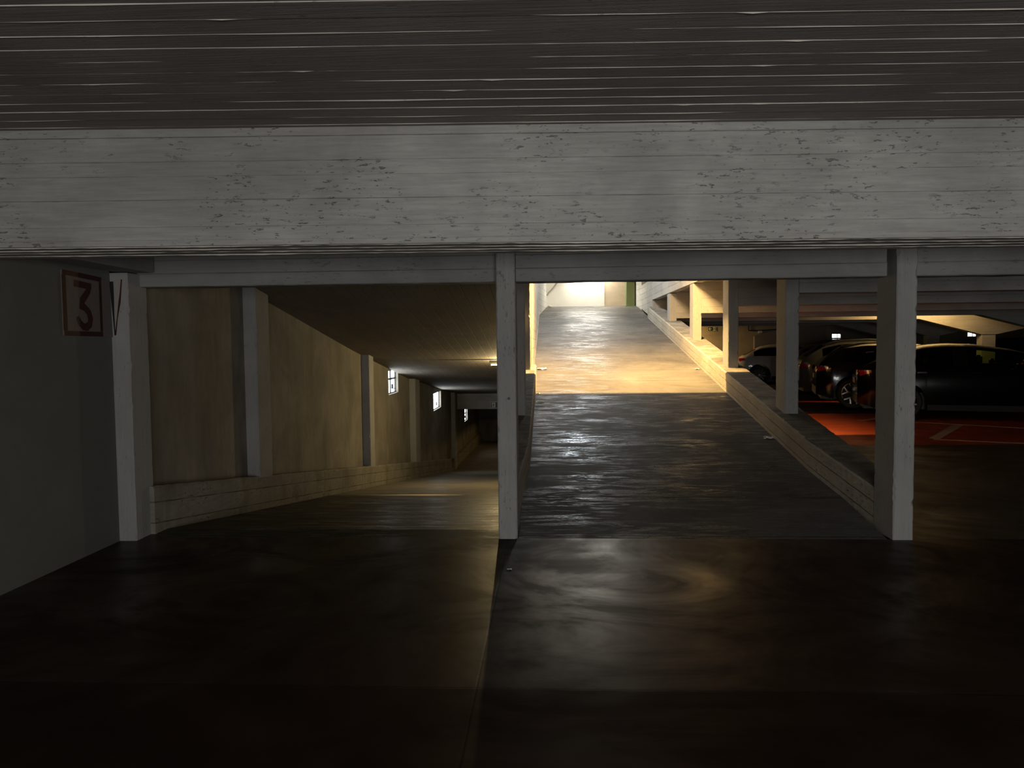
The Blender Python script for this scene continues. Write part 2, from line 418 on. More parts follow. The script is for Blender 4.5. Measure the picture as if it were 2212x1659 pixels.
prism(bm, P_ + [(y, z+.3) for y, z in P_[::-1]], 'X', -3.34, -.40)
st('ceiling_down_ramp', bm, M['rampceil'], 'sloping board marked soffit over the descending ramp')
bm = bmesh.new(); box(bm, -.6, 7.2, 10.5, 22.1, 5.0, 5.2)
st('ceiling_upper', bm, M['ceil'], 'ceiling over the upper level')

# ---------------------------------------------------------------- beams
def board_beam():
    """deep beam: formed boards as slightly stepped bands, ragged fins below"""
    rnd = random.Random(11); bm = bmesh.new()
    zs = [2.045, 2.075, 2.145, 2.285, 2.41, 2.485, 2.61, 2.68]; offs = [.0, .004, .004, .0, .0045, .001, .004, .012]
    xs = np.arange(-4.2, 7.0, .1)
    Y = lambda x: 3.965 + SK*x
    rows = []
    for j, z in enumerate(zs):
        if j == 0: lv = [(z, .006)]
        elif j == len(zs)-1: lv = [(z, offs[j])]
        else: lv = [(z-.0022, offs[j]), (z, min(offs[j], offs[j+1])-.0018), (z+.0022, offs[j+1])]
        for zz, of in lv: rows.append([bm.verts.new((x, Y(x)-of+rnd.uniform(-.001, .001), zz+rnd.uniform(-.0008, .0008))) for x in xs])
    rows.append([bm.verts.new((x, Y(x)+.47, 2.68)) for x in xs]); rows.append([bm.verts.new((x, Y(x)+.47, 2.045)) for x in xs])
    rows.append(rows[0])
    for a, b in zip(rows, rows[1:]):
        for k in range(len(xs)-1): bm.faces.new([a[k], a[k+1], b[k+1], b[k]])
    bm.faces.new([r[0] for r in rows[:-1]]); bm.faces.new([r[-1] for r in rows[:-1]][::-1])
    return bm, xs, Y
bm, xs, Yb = board_beam()
BE = empty('ceiling_beam', (1.0, 4.0, 2.05)); tag(BE, 'deep pale board marked concrete beam under the dark ceiling across the whole view', 'beam', kind='thing')
o = link('beam_body', bm, M['beam'], BE); o.matrix_parent_inverse = Matrix.Translation((-1.0, -4.0, -2.05))
bm = bmesh.new(); rnd = random.Random(5)
for j in range(4):
    y0 = .02 + j*.115; hh = rnd.uniform(.002, .004); ph = rnd.uniform(0, 9)
    T = []; B = []; C = []
    for x in np.arange(-4.2, 7.0, .05):
        h = hh*max(0, .7+.5*math.sin(x*2.3+ph)+.4*math.sin(x*6.1+ph)) + rnd.uniform(0, .003)
        T.append(bm.verts.new((x, Yb(x)+y0-.003, 2.047))); B.append(bm.verts.new((x, Yb(x)+y0, 2.045-h))); C.append(bm.verts.new((x, Yb(x)+y0+.01, 2.047)))
    for k in range(len(T)-1): bm.faces.new([T[k], T[k+1], B[k+1], B[k]]); bm.faces.new([B[k], B[k+1], C[k+1], C[k]])
o = link('joint_fins', bm, M['grout'], BE); o.matrix_parent_inverse = Matrix.Translation((-1.0, -4.0, -2.05))

def lintel(name, x0, x1, label, y0=5.755, y1=5.9, zb=1.987):
    bm = bmesh.new(); n = max(2, int((x1-x0)/.08)); rnd = random.Random(int(x0*100)); rows = []
    prof = [(y1, 2.595), (y0, 2.595), (y0-.0, zb+.108), (y0-.006, zb+.106), (y0-.006, zb+.008), (y0+.004, zb), (y1, zb)]
    for i in range(n+1):
        x = x0+(x1-x0)*i/n
        rows.append([bm.verts.new((x, y+rnd.uniform(-.001, .001), z+(rnd.uniform(-.0025, .002) if z < zb+.01 else 0))) for y, z in prof])
    m = len(prof)
    for a, b in zip(rows, rows[1:]):
        for k in range(m): bm.faces.new([a[k], a[(k+1) % m], b[(k+1) % m], b[k]])
    bm.faces.new(rows[0]); bm.faces.new(rows[-1][::-1])
    return tag(link(name, bm, M['lintel'], loc=(x0, y0, zb)), label, 'lintel', kind='thing')
lintel('concrete_lintel', -3.26, -.402, 'concrete lintel over the mouth of the descending ramp')
lintel('concrete_lintel', -.254, 2.545, 'concrete lintel over the mouth of the rising ramp')
lintel('concrete_lintel', 2.733, 12.0, 'concrete lintel over the parking hall with the black car below')
bm = bbox_mesh(-3.36, -3.10, 4.55, 5.72, 2.095, 2.66, .01)
tag(link('edge_beam', bm, M['lintel'], loc=(-3.4, 5.2, 2.1)), 'dark short beam on top of the plastered wall above the painted number', 'beam', kind='thing')

# parking hall cross beams, haunched down onto their pillars
LINES = [5.7 + 2.62*k for k in range(9)]
HB = {8.32: 'behind the front lintel', 10.94: 'second behind the front lintel', 13.56: 'nearest to the black hatchback', 16.18: 'just before the brightly lit beam',
      18.8: 'brightly lit above the wide pillar', 21.42: 'above the grey car with a red lamp', 24.04: 'carrying the dark narrow sign'}
for k, Y in enumerate(LINES):
    key = round(Y, 2)
    if key not in HB: continue
    xa, xp = 9.1, 10.61
    zb = 2.04
    bm = bmesh.new()
    prism(bm, [(2.74, 2.60), (2.74, zb), (xa, zb), (xp, 1.645), (xp+.36, 1.645), (xp+1.55, 1.9), (14.2, zb), (18, zb), (18, 2.60)], 'Y', Y-.02, Y+.24)
    tag(link('hall_beam', bm, M['hallbeam'], loc=(2.79, Y, zb)), 'haunched concrete cross beam in the parking hall, ' + HB[key], 'beam', 'cross beams of the parking hall', 'thing')
    bm = rough_column(xp+.01, xp+.35, Y, Y+.22, 0, 1.645, False, k)
    lab = {13.56: 'concrete pillar before the nose of the black hatchback', 16.18: 'concrete pillar between the two black cars', 18.8: 'wide brightly lit pillar seen above the roof of the black hatchback',
           21.42: 'pillar between the grey high car and the silver car', 24.04: 'pillar beyond the silver car'}.get(key)
    if key > 12: tag(link('hall_pillar', bm, M['hallbeam'], loc=(xp+.18, Y, 0)), lab, 'pillar', 'pillars of the parking hall', 'thing')
    else: bm.free()

# ---------------------------------------------------------------- columns
def column(x0, x1, y0, y1, z0, z1, label, seed, group, name='concrete_column'):
    return tag(link(name, rough_column(x0, x1, y0, y1, z0, z1, True, seed), M['column'], loc=((x0+x1)/2, (y0+y1)/2, z0)), label, 'column', group, 'thing')
G1 = 'columns along the mouth of the ramps'
column(-3.40, -3.235, 5.57, 5.845, 0, 2.085, 'pale corner column at the end of the plastered wall with the wedge of painted light', 1, G1)
CC = column(-.402, -.256, 5.66, 6.0, 0, 2.62, 'pale central column standing between the two ramps', 2, G1)
column(2.58, 2.73, 5.66, 6.0, 0, 2.62, 'pale front column between the rising ramp and the parking hall', 3, G1)
G2 = 'columns on the hall side parapet of the rising ramp'
labs = ['second column on the hall side parapet, pale front, red floor beside it', 'column on the hall side parapet left of the white car', 'tall warmly lit column on the hall side parapet',
        'short warmly lit column on the hall side parapet', 'stub column against the solid wall at the top of the hall side parapet']
for k in range(1, 6):
    Y = LINES[k]; column(2.6, 2.75, Y, Y+.33, UP*(Y-5.7)+.26, 2.575, labs[k-1], 10+k, G2)
G3 = 'columns between the two ramps'
column(-.402, -.275, 8.32, 8.65, UP*2.62+.27, 2.6, 'column on the divider parapet directly behind the central column', 21, G3)
column(-.402, -.275, 10.94, 11.3, UP*5.24+.27, 2.6, 'column at the end of the lit wall on the divider parapet', 22, G3)
bm = bmesh.new()
bmesh.ops.create_cone(bm, cap_ends=True, segments=12, radius1=.011, radius2=.011, depth=.006, matrix=Matrix.Translation((-.312, 5.66, 1.091)) @ Matrix.Rotation(PI/2, 4, 'X'))
o = link('bolt_plug', bm, M['darkmetal'], CC); o.matrix_parent_inverse = Matrix.Translation(-CC.location)

# parapets on both sides of the rising ramp
def parapet(x0, x1, y0, y1, label, seed, rag):
    rnd = random.Random(seed); bm = bmesh.new(); n = int((y1-y0)/.05); rows = []
    for i in range(n+1):
        y = y0+(y1-y0)*i/n; zr = UP*(y-5.7); r = [rnd.uniform(-.006, .006) for _ in range(6)]
        j = (rnd.random() < .12)*rnd.uniform(0, .02)
        top = zr+.285
        tp = .085*max(0, 1-(y-5.98)/1.3)
        if x0 > 0: xa, xb = x0+tp, x1
        else: xa, xb = x0, x1-tp
        X0, X1 = xa, xb
        p = [(X0, zr-.25), (X0+r[0]*.4, top-.015-j), (X0+.018+j, top+r[1]*.5), (X1-.018-j*rag, top+r[2]*.5), (X1+r[3]*.4, top-.015), (X1, zr-.25)]
        rows.append([bm.verts.new((a, y, b)) for a, b in p])
    for a, b in zip(rows, rows[1:]):
        for k in range(6): bm.faces.new([a[k], a[(k+1) % 6], b[(k+1) % 6], b[k]])
    bm.faces.new(rows[0]); bm.faces.new(rows[-1][::-1])
    return tag(link('concrete_parapet', bm, M['parapet'], loc=((x0+x1)/2, y0, 0)), label, 'parapet', 'parapets of the rising ramp', 'thing')
parapet(2.5, 2.86, 6.0, 19.0, 'sloping rough concrete parapet between the rising ramp and the parked cars', 1, 1)
parapet(-.40, -.2, 6.0, 11.35, 'sloping concrete parapet behind the central column on the divider side', 2, 1)

# pilasters and ledge of the descending ramp
G4 = 'pilasters along the wall of the descending ramp'
for i, (Y, d, lab) in enumerate([(7.97, .38, 'first pilaster on the descending ramp wall, grey front'), (13.03, .32, 'middle pilaster on the descending ramp wall just before the first small window'),
                                 (17.5, .6, 'pilaster on the descending ramp wall between the two small windows'), (24.9, .4, 'last pilaster on the descending ramp wall under the far cross beam')]):
    zt = float(np.interp(Y, [a for a, b in P_], [b for a, b in P_])) + .12
    column(WX-.02, -3.2, Y, Y+d, -DN*(Y-5.9)-.1, zt, lab, 30+i, G4, 'wall_pilaster')
bm = bmesh.new(); rnd = random.Random(4); rows = []
for y in np.arange(5.78, 24.95, .08):
    b = -DN*(y-5.95)-.2; t_ = .39-.142*(y-5.8)
    rows.append([bm.verts.new(p) for p in ((WX+.001, y, b), (-3.195+rnd.uniform(-.004, .004), y, b), (-3.195+rnd.uniform(-.004, .004), y, t_-.02+rnd.uniform(-.004, .004)), (-3.21, y, t_+rnd.uniform(-.004, .004)), (WX+.001, y, t_))])
for a, b in zip(rows, rows[1:]):
    for k in range(5): bm.faces.new([a[k], a[(k+1) % 5], b[(k+1) % 5], b[k]])
bm.faces.new(rows[0]); bm.faces.new(rows[-1][::-1])
tag(link('wall_ledge', bm, M['ledge'], loc=(-3.27, 5.78, 0)), 'low rough concrete ledge along the foot of the descending ramp wall', 'ledge', kind='thing')
bm = bbox_mesh(-3.20, -.40, 25.42, 25.75, -.70, -.155, .01)
tag(link('cross_beam', bm, M['hallbeam'], loc=(-1.9, 25.5, -.7)), 'plain cross beam far down the descending ramp with the running man sign', 'beam', kind='thing')

# ---------------------------------------------------------------- windows
def win_mat(name, col, s):
    return emit(name, col, s)
M['pane'] = win_mat('daylit_frosted_glass', (.86, .94, 1.0), 12)
M['panedim'] = win_mat('daylit_dim_glass', (.80, .9, .82), 1.3)
def window(name, hole, label, pane, bars, tilt=None, xo=-3.43):
    y0, y1, z0, z1 = hole; E_ = empty(name, (xo, (y0+y1)/2, z0)); tag(E_, label, None, kind='structure')
    inv = Matrix.Translation((-xo, -(y0+y1)/2, -z0))
    parts = []
    bm = bmesh.new(); quad(bm, (xo, y0, z0), (xo, y1, z0), (xo, y1, z1), (xo, y0, z1)); parts.append(('window_pane', bm, pane))
    bm = bmesh.new(); t_ = .022
    box(bm, xo+.004, xo+.03, y0, y1, z0, z0+t_); box(bm, xo+.004, xo+.03, y0, y1, z1-t_, z1); box(bm, xo+.004, xo+.03, y0, y0+t_, z0, z1); box(bm, xo+.004, xo+.03, y1-t_, y1, z0, z1)
    for b in bars:
        if b[0] == 'v': box(bm, xo+.004, xo+.035, y0+(y1-y0)*b[1]-.02, y0+(y1-y0)*b[1]+.02, z0, z1)
        else: box(bm, xo+.004, xo+.035, y0, y1, z0+(z1-z0)*b[1]-.018, z0+(z1-z0)*b[1]+.018)
    parts.append(('window_frame', bm, M['darkmetal']))
    bm = bmesh.new(); box(bm, xo+.03, xo+.07, y0+(y1-y0)*.55, y0+(y1-y0)*.55+.02, z0+.10, z0+.2); box(bm, xo+.05, xo+.10, y0+(y1-y0)*.55-.03, y0+(y1-y0)*.55+.05, z0+.10, z0+.115)
    parts.append(('window_catch', bm, M['darkmetal']))
    for n_, b_, m_ in parts:
        o = link(n_, b_, m_, E_); o.matrix_parent_inverse = inv
    if tilt: bpy.context.view_layer.update(); E_.matrix_world = tilt @ E_.matrix_world
    return E_
window('window_1', W1, 'nearest small window in the descending ramp wall, bright divided panes', M['pane'], [('h', .62), ('v', .5)])
window('window_2', W2, 'second small window in the descending ramp wall, frosted and plain', M['pane'], [])
TW = Matrix.Translation((WX, 25.4, 0)) @ Matrix.Rotation(-.03, 4, 'Z') @ Matrix.Translation((-WX, -25.4, 0))
window('window_3', W3, 'farthest small window below the cross beam', M['pane'], [('h', .6), ('v', .5)], tilt=TW)
for i, (a, b, lab) in enumerate([(10.9, 11.22, 'small glaring window high in the far hall wall above the grey cars'), (13.88, 14.06, 'narrow dim window in the far hall wall beside the front column'),
                                 (15.98, 16.28, 'small glaring window in the far hall wall beside the wide lit pillar')]):
    E_ = empty('window_%d' % (4+i), ((a+b)/2, FW+.08, 1.64)); tag(E_, lab, None, kind='structure')
    inv = Matrix.Translation(-E_.location)
    bm = bmesh.new(); quad(bm, (a, FW+.08, 1.64), (b, FW+.08, 1.64), (b, FW+.08, 1.79), (a, FW+.08, 1.79))
    o = link('window_pane', bm, M['pane'] if i != 1 else M['panedim'], E_); o.matrix_parent_inverse = inv
    bm = bmesh.new(); x = a+(b-a)*.68; box(bm, x-.012, x+.012, FW+.05, FW+.079, 1.62, 1.79); box(bm, a, b, FW+.05, FW+.079, 1.64, 1.655)
    o = link('window_frame', bm, M['darkmetal'], E_); o.matrix_parent_inverse = inv

# ---------------------------------------------------------------- lamps
def tube_lamp(name, c, along, length, label, col, tube_s, watts, aim, group=None, wsize=.05, point=False, spread=PI, hang=0):
    """batten lamp: housing, two end caps, glowing tube and its light"""
    E_ = empty(name, c, 0 if along == 'X' else PI/2); tag(E_, label, 'lamp', group, 'thing')
    h = length/2
    bm = bmesh.new(); box(bm, -h, h, -.035, .035, .0, .055); bmesh.ops.bevel(bm, geom=list(bm.edges), offset=.008, segments=1, affect='EDGES'); link('lamp_housing', bm, M['greymetal'], E_)
    for s in (-1, 1):
        bm = bmesh.new(); box(bm, s*(h-.02)-.012, s*(h-.02)+.012, -.02, .02, -.045, .0); link('tube_holder', bm, M['greymetal'], E_)
    bm = bmesh.new(); tube(bm, [(-h+.03, 0, -.025), (h-.03, 0, -.025)], .013, 10); link('glowing_tube', bm, emit(name+'_glow', col, tube_s), E_, smooth=True)
    if watts:
        d = Vector(aim); lc = Vector((0, 0, -.055))
        if along == 'Y': d = Matrix.Rotation(-PI/2, 3, 'Z') @ d
        if point:
            pl = bpy.data.lights.new(name+'_light', 'POINT'); pl.energy = watts; pl.color = col; pl.shadow_soft_size = .03
            po = bpy.data.objects.new(name+'_light', pl); COL.objects.link(po); po.parent = E_; po.location = (0, 0, -.08); return E_
        l = area(name+'_light', lc, d, length*.9, wsize, watts, col, E_, spread)
    for sx in ((-.6*h, .6*h) if hang else ()):
        bm = bmesh.new(); tube(bm, [(sx, 0, .05), (sx, 0, hang)], .006, 6); link('hanger_rod', bm, M['greymetal'], E_)
    return E_
WARM = (1.0, .62, .22); YEL = (1.0, .75, .36); COOL = (.80, .91, 1.0)
tube_lamp('ramp_lamp', (-.72, 13.85, 1.16), 'X', .8, 'yellow tube lamp under the sloping soffit, half hidden by the central column', YEL, 12, 125, (0, 0, -1), point=True)
tube_lamp('hanging_lamp', (1.35, 11.15, 3.9), 'X', 1.0, 'warm tube lamp hanging on rods above the rising ramp', WARM, 4, 900, (0, .12, -1), 'tube lamps over the rising ramp', hang=1.1)
for y_, lab_ in ((14.3, 'cool ceiling tube lamp nearest to the hanging warm lamp'), (16.3, 'cool ceiling tube lamp in the middle of the row over the ramp'), (18.3, 'cool ceiling tube lamp nearest to the white wall')):
    tube_lamp('ceiling_lamp', (.6, y_, 4.94), 'Y', 1.6, lab_, COOL, 60, 50, (0, 0, -1), 'tube lamps over the rising ramp', spread=2.55, wsize=.28)
tube_lamp('wall_lamp', (1.15, 21.76, 3.75), 'X', 1.2, 'white tube lamp close to the glaring wall at the ramp top', (1.0, .96, .84), 8, 125, (0, -.2, -1), 'tube lamps over the rising ramp', wsize=.35)
tube_lamp('hall_lamp', (8.9, 17.95, 2.545), 'X', 1.9, 'warm tube lamp between the hall beams above the car with bright wheels', WARM, 5, 62, (0, 1, -.15), 'tube lamps of the parking hall')
tube_lamp('hall_lamp', (4.6, 28.3, 2.545), 'X', 1.3, 'warm tube lamp close to the far hall wall by the white car', WARM, 5, 120, (0, 0, -1), 'tube lamps of the parking hall')

# ---------------------------------------------------------------- painted number, wedge of painted light and shadow
def stroke(bm, pts, wd, to3d, z0=0):
    """flat ribbon of paint along 2D points (u,v)"""
    L = []; Rr = []
    n = len(pts); ws = wd if isinstance(wd, list) else [wd]*n
    for i, p in enumerate(pts):
        a = Vector(pts[max(i-1, 0)]); b = Vector(pts[min(i+1, n-1)]); d = (b-a).normalized(); q = Vector((-d.y, d.x))*ws[i]/2
        if 0 < i < n-1:
            d1 = (Vector(p)-a).normalized(); d2 = (b-Vector(p)).normalized(); q = q/max(.55, math.sqrt(max(0, (1+d1.dot(d2))/2)))
        L.append(bm.verts.new(to3d(p[0]+q.x, p[1]+q.y))); Rr.append(bm.verts.new(to3d(p[0]-q.x, p[1]-q.y)))
    for i in range(n-1): bm.faces.new([L[i], Rr[i], Rr[i+1], L[i+1]])
S3 = empty('number_sign', (-3.37, 5.22, 1.60)); tag(S3, 'red framed number three sign painted on a pale panel on the plastered wall', 'sign', kind='thing')
inv = Matrix.Translation(-S3.location)
bm = bmesh.new(); prism(bm, [(4.99, 1.60), (5.565, 1.592), (5.545, 2.02), (4.99, 2.055)], 'X', -3.372, -3.362); o = link('sign_panel', bm, M['signplate'], S3); o.matrix_parent_inverse = inv
to = lambda u, v: (-3.3605, u, v)
bm = bmesh.new()
for a, b, wd in (((4.995, 2.04), (5.44, 2.022), .035), ((4.995, 1.615), (5.44, 1.613), .035), ((5.008, 1.633), (5.008, 2.021), .045), ((5.425, 1.632), (5.425, 2.004), .03)): stroke(bm, [a, b], wd, to)
o = link('red_frame', bm, M['redpaint'], S3); o.matrix_parent_inverse = inv
bm = bmesh.new()
to2 = lambda u, v: (-3.3600, u, v)
stroke(bm, [(5.115, 1.972), (5.315, 1.960)], .048, lambda u, v: (-3.3597, u, v))
stroke(bm, [(5.288, 1.975), (5.278, 1.925), (5.20, 1.85), (5.195, 1.815), (5.235, 1.80), (5.275, 1.77), (5.293, 1.725), (5.283, 1.685), (5.245, 1.662), (5.205, 1.665), (5.165, 1.695), (5.142, 1.735)],
       [.05, .052, .056, .056, .05, .054, .056, .056, .056, .05, .045, .03], to2)
o = link('number_three', bm, M['redpaint'], S3); o.matrix_parent_inverse = inv
AR = empty('lit_shadow_wedge', (-3.36, 5.57, 1.6)); tag(AR, 'narrow downward wedge of painted light and gap shadow edged with red paint on the corner column beside the number sign', 'sign', kind='thing')
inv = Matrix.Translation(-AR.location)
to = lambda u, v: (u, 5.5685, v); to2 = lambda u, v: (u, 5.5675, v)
bm = bmesh.new(); bm.faces.new([bm.verts.new(to(*p)) for p in ((-3.360, 2.03), (-3.278, 2.035), (-3.344, 1.607))]); o = link('lit_wedge', bm, M['wedge'], AR); o.matrix_parent_inverse = inv  # pale triangle paints a lit area of the column face
bm = bmesh.new(); stroke(bm, [(-3.358, 2.02), (-3.355, 1.90), (-3.351, 1.76), (-3.345, 1.605)], [.030, .026, .014, .008], to2); o = link('shadow_edge', bm, M['gapshade'], AR); o.matrix_parent_inverse = inv  # tapering stroke paints the gap shadow; the red edge is real paint
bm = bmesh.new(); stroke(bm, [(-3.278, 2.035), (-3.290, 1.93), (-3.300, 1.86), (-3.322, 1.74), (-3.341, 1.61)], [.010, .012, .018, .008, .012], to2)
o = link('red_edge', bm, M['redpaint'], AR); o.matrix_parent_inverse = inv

# ---------------------------------------------------------------- emergency exit signs
def running_man(bm, u, v, s, to3d):
    bmesh_pts = [(math.cos(k*PI/4)*.09+.08, math.sin(k*PI/4)*.09+.82) for k in range(8)]
    bm.faces.new([bm.verts.new(to3d(u+a*s, v+b*s)) for a, b in bmesh_pts])
    for kk, (pts, wd) in enumerate((([(.02, .72), (-.06, .42)], .16), ([(-.06, .42), (.12, .28), (.06, .02)], .10), ([(-.06, .44), (-.20, .26), (-.40, .24)], .10), ([(.0, .66), (.2, .52), (.32, .6)], .08), ([(.0, .68), (-.22, .62), (-.26, .46)], .08))):
        stroke(bm, [(u+a*s, v+b*s) for a, b in pts], wd*s, lambda p, q, kk=kk: (to3d(p, q)[0], to3d(p, q)[1]-.0003*kk, to3d(p, q)[2]))
def exit_sign(name, x0, x1, z0, z1, y, label, arrow=None, manpos=.72, door=True):
    E_ = empty(name, ((x0+x1)/2, y, z0)); tag(E_, label, 'sign', 'emergency exit signs', 'thing'); inv = Matrix.Translation(-E_.location)
    bm = bbox_mesh(x0, x1, y-.02, y, z0, z1, .003); o = link('sign_board', bm, M['exitblack'], E_); o.matrix_parent_inverse = inv
    yy = y-.0212; h = z1-z0; w_ = x1-x0
    T = lambda u, v: (u, yy, v); T2 = lambda u, v: (u, yy-.001, v)
    bm = bmesh.new()
    for a, b, c, d in ((x0, x1, z1-.012, z1), (x0, x1, z0, z0+.012), (x0, x0+.01, z0+.012, z1-.012), (x1-.01, x1, z0+.012, z1-.012)): quad(bm, T(a, c), T(b, c), T(b, d), T(a, d))
    o = link('pale_border', bm, M['exitwhite'], E_); o.matrix_parent_inverse = inv
    u = x0+w_*manpos
    if door:
        bm = bmesh.new(); quad(bm, T(u-h*.28, z0+h*.12), T(u+h*.30, z0+h*.12), T(u+h*.30, z1-h*.12), T(u-h*.28, z1-h*.12)); o = link('door_symbol', bm, M['exitwhite'], E_); o.matrix_parent_inverse = inv
    bm = bmesh.new(); running_man(bm, u, z0+h*.14, h*.72, T2); o = link('running_man_symbol', bm, M['exitblack'] if door else M['exitwhite'], E_); o.matrix_parent_inverse = inv
    if arrow:
        bm = bmesh.new(); ax = x0+w_*.27; zc = (z0+z1)/2; s = h*.34*arrow
        stroke(bm, [(ax-s*.9, zc), (ax+s*1.0, zc)], h*.15, T)
        stroke(bm, [(ax-s*.05, zc+h*.32), (ax-s*.95, zc), (ax-s*.05, zc-h*.32)], h*.15, T2)
        o = link('arrow_symbol', bm, M['exitwhite'], E_); o.matrix_parent_inverse = inv
    return E_
exit_sign('exit_sign', 6.16, 6.50, 1.962, 2.127, FW-.005, 'exit sign with a left arrow on the far hall wall', arrow=1)
exit_sign('exit_sign', -2.03, -1.62, -.665, -.447, 25.40, 'exit sign with a running man on the cross beam down the ramp', manpos=.24)
exit_sign('exit_sign', 6.02, 6.36, 2.27, 2.385, 24.019, 'dark narrow exit sign high on a hall beam above the white car', manpos=.6, door=False)

# ---------------------------------------------------------------- ramp top details
bm = bmesh.new(); tube(bm, [(-.06, 21.74, 2.93), (0, 21.74, 3.02), (.09, 21.74, 3.1), (.17, 21.74, 3.2), (.24, 21.74, 3.3), (.34, 21.74, 3.38), (.7, 21.74, 3.5)], .022, 8)
tag(link('wall_pipe', bm, M['greymetal'], smooth=True, loc=(.1, 21.78, 2.93)), 'grey bent pipe climbing the white wall at the ramp top', 'pipe', kind='thing')
GP = empty('green_post', (2.36, 21.74, UP*16.0)); tag(GP, 'olive green steel post at the top of the rising ramp', 'post', kind='thing'); inv = Matrix.Translation(-GP.location)
o = link('post_body', bbox_mesh(2.235, 2.485, 21.66, 21.80, UP*15.9-.05, 4.4, .01), M['green'], GP); o.matrix_parent_inverse = inv
o = link('base_plate', bbox_mesh(2.20, 2.52, 21.6, 21.80, UP*15.9-.05, UP*15.9+.02, .004), M['green'], GP); o.matrix_parent_inverse = inv
RS = empty('red_sign', (2.78, 21.89, 3.2)); tag(RS, 'small red sign on the cream wall beyond the green post', 'sign', kind='thing'); inv = Matrix.Translation(-RS.location)
o = link('sign_face', bbox_mesh(2.70, 2.95, 21.86, 21.895, 3.24, 3.62, .004), M['redsign'], RS); o.matrix_parent_inverse = inv
o = link('sign_border', bbox_mesh(2.69, 2.96, 21.88, 21.898, 3.23, 3.63, .004), M['exitwhite'], RS); o.matrix_parent_inverse = inv
bm = bmesh.new(); bmesh.ops.create_icosphere(bm, subdivisions=2, radius=.05, matrix=Matrix.Translation((.03, 21.66, UP*15.96+.03)) @ Matrix.Diagonal((1.3, .8, .8, 1)))
for v in bm.verts: v.co += Vector((random.uniform(-.008, .008),)*3)
tag(link('rubble_lump', bm, M['leaf'], smooth=True, loc=(.03, 21.66, UP*15.96)), 'small grey lump on the ground at the foot of the white wall', 'rubble', kind='thing')

# far hall details
bm = bmesh.new(); tube(bm, [(7.71, FW-.05, 2.4), (7.71, FW-.05, 2.0), (7.72, FW-.05, 1.97), (7.76, FW-.05, 1.965), (8.2, FW-.05, 1.965), (9.3, FW-.05, 2.03)], .022, 8)
tag(link('conduit_pipe', bm, M['darkmetal'], smooth=True, loc=(7.71, FW-.05, 1.965)), 'dark angled conduit on the far hall wall above the white car', 'pipe', kind='thing')
bm = bmesh.new(); prism(bm, [(7.87, 0), (10.55, 0), (10.55, 2.1), (9.2, 2.07), (8.6, 1.93), (7.87, 1.75)], 'Y', 28.88, 29.08)
tag(link('sloping_wall', bm, M['ceil'], loc=(9, 29.1, 0)), 'dark low wall with a sloping top behind the white car', 'wall', kind='thing')
bm = bbox_mesh(8.08, 8.22, FW-.10, FW, 1.86, 1.95, .004)
tag(link('junction_box', bm, M['exitwhite'], loc=(8.15, FW, 1.86)), 'small pale junction box under the conduit on the far hall wall', 'box', kind='thing')

# ---------------------------------------------------------------- litter
def scrap(pos, s, label, mat, seed, slope=UP):
    rnd = random.Random(seed); bm = bmesh.new(); n = 5; V = {}
    for i in range(n):
        for j in range(n):
            V[i, j] = bm.verts.new((pos[0]+(i/(n-1)-.5)*s*1.5+rnd.uniform(-.1, .1)*s, pos[1]+(j/(n-1)-.5)*s+rnd.uniform(-.1, .1)*s, pos[2]+slope*(j/(n-1)-.5)*s+.004+rnd.random()*s*.28))
    for i in range(n-1):
        for j in range(n-1):
            if rnd.random() > .08: bm.faces.new([V[i, j], V[i+1, j], V[i+1, j+1], V[i, j+1]])
    return tag(link('paper_scrap', bm, mat, loc=pos), label, 'scrap', 'scraps lying on the ground', 'thing')
r_ = lambda x, y: (x, y, UP*(y-5.7))
scrap(r_(-.12, 12.4), .10, 'pale paper scrap on the warmly lit ramp beside the lit wall', M['paper'], 1)
scrap(r_(-.13, 10.08), .08, 'crumpled paper scrap on the shaded ramp just below the light edge', M['paper'], 2)
scrap(r_(2.44, 8.34), .075, 'crumpled paper scrap on the ramp at the foot of the hall side parapet', M['paper'], 3)
scrap(r_(-.16, 10.62), .04, 'tiny scrap lying on the light edge of the ramp', M['paper'], 4)
scrap((-.278, 4.87, 0), .022, 'tiny white scrap on the dark floor before the central column', M['paper'], 5, 0)
scrap(r_(2.42, 12.3), .05, 'small pale scrap on the lit ramp at the foot of the hall side parapet', M['leaf'], 6)

# ---------------------------------------------------------------- parking lines
def line(pts, wd, label):
    bm = bmesh.new()
    for a, b in zip(pts, pts[1:]):
        a = Vector(a); b = Vector(b); d = (b-a).normalized(); q = Vector((-d.y, d.x))*wd/2
        prism(bm, [tuple(a+q), tuple(a-q), tuple(b-q), tuple(b+q)], 'Z', .001, .004)
    return tag(link('parking_line', bm, M['linepaint'], loc=(pts[0][0], pts[0][1], 0)), label, 'parking line', 'painted bay lines', 'thing')
line([(7.26, 13.5), (5.90, 11.62)], .15, 'short worn white bay line pointing at the black hatchback')
line([(5.83, 11.52), (8.6, 10.21)], .07, 'long thin white bay line in front of the black hatchback')
line([(5.92, 14.33), (6.5, 14.82)], .1, 'short white bay mark behind the front column')
line([(6.75, 13.98), (8.3, 12.75)], .05, 'faint thin bay line under the black hatchback')

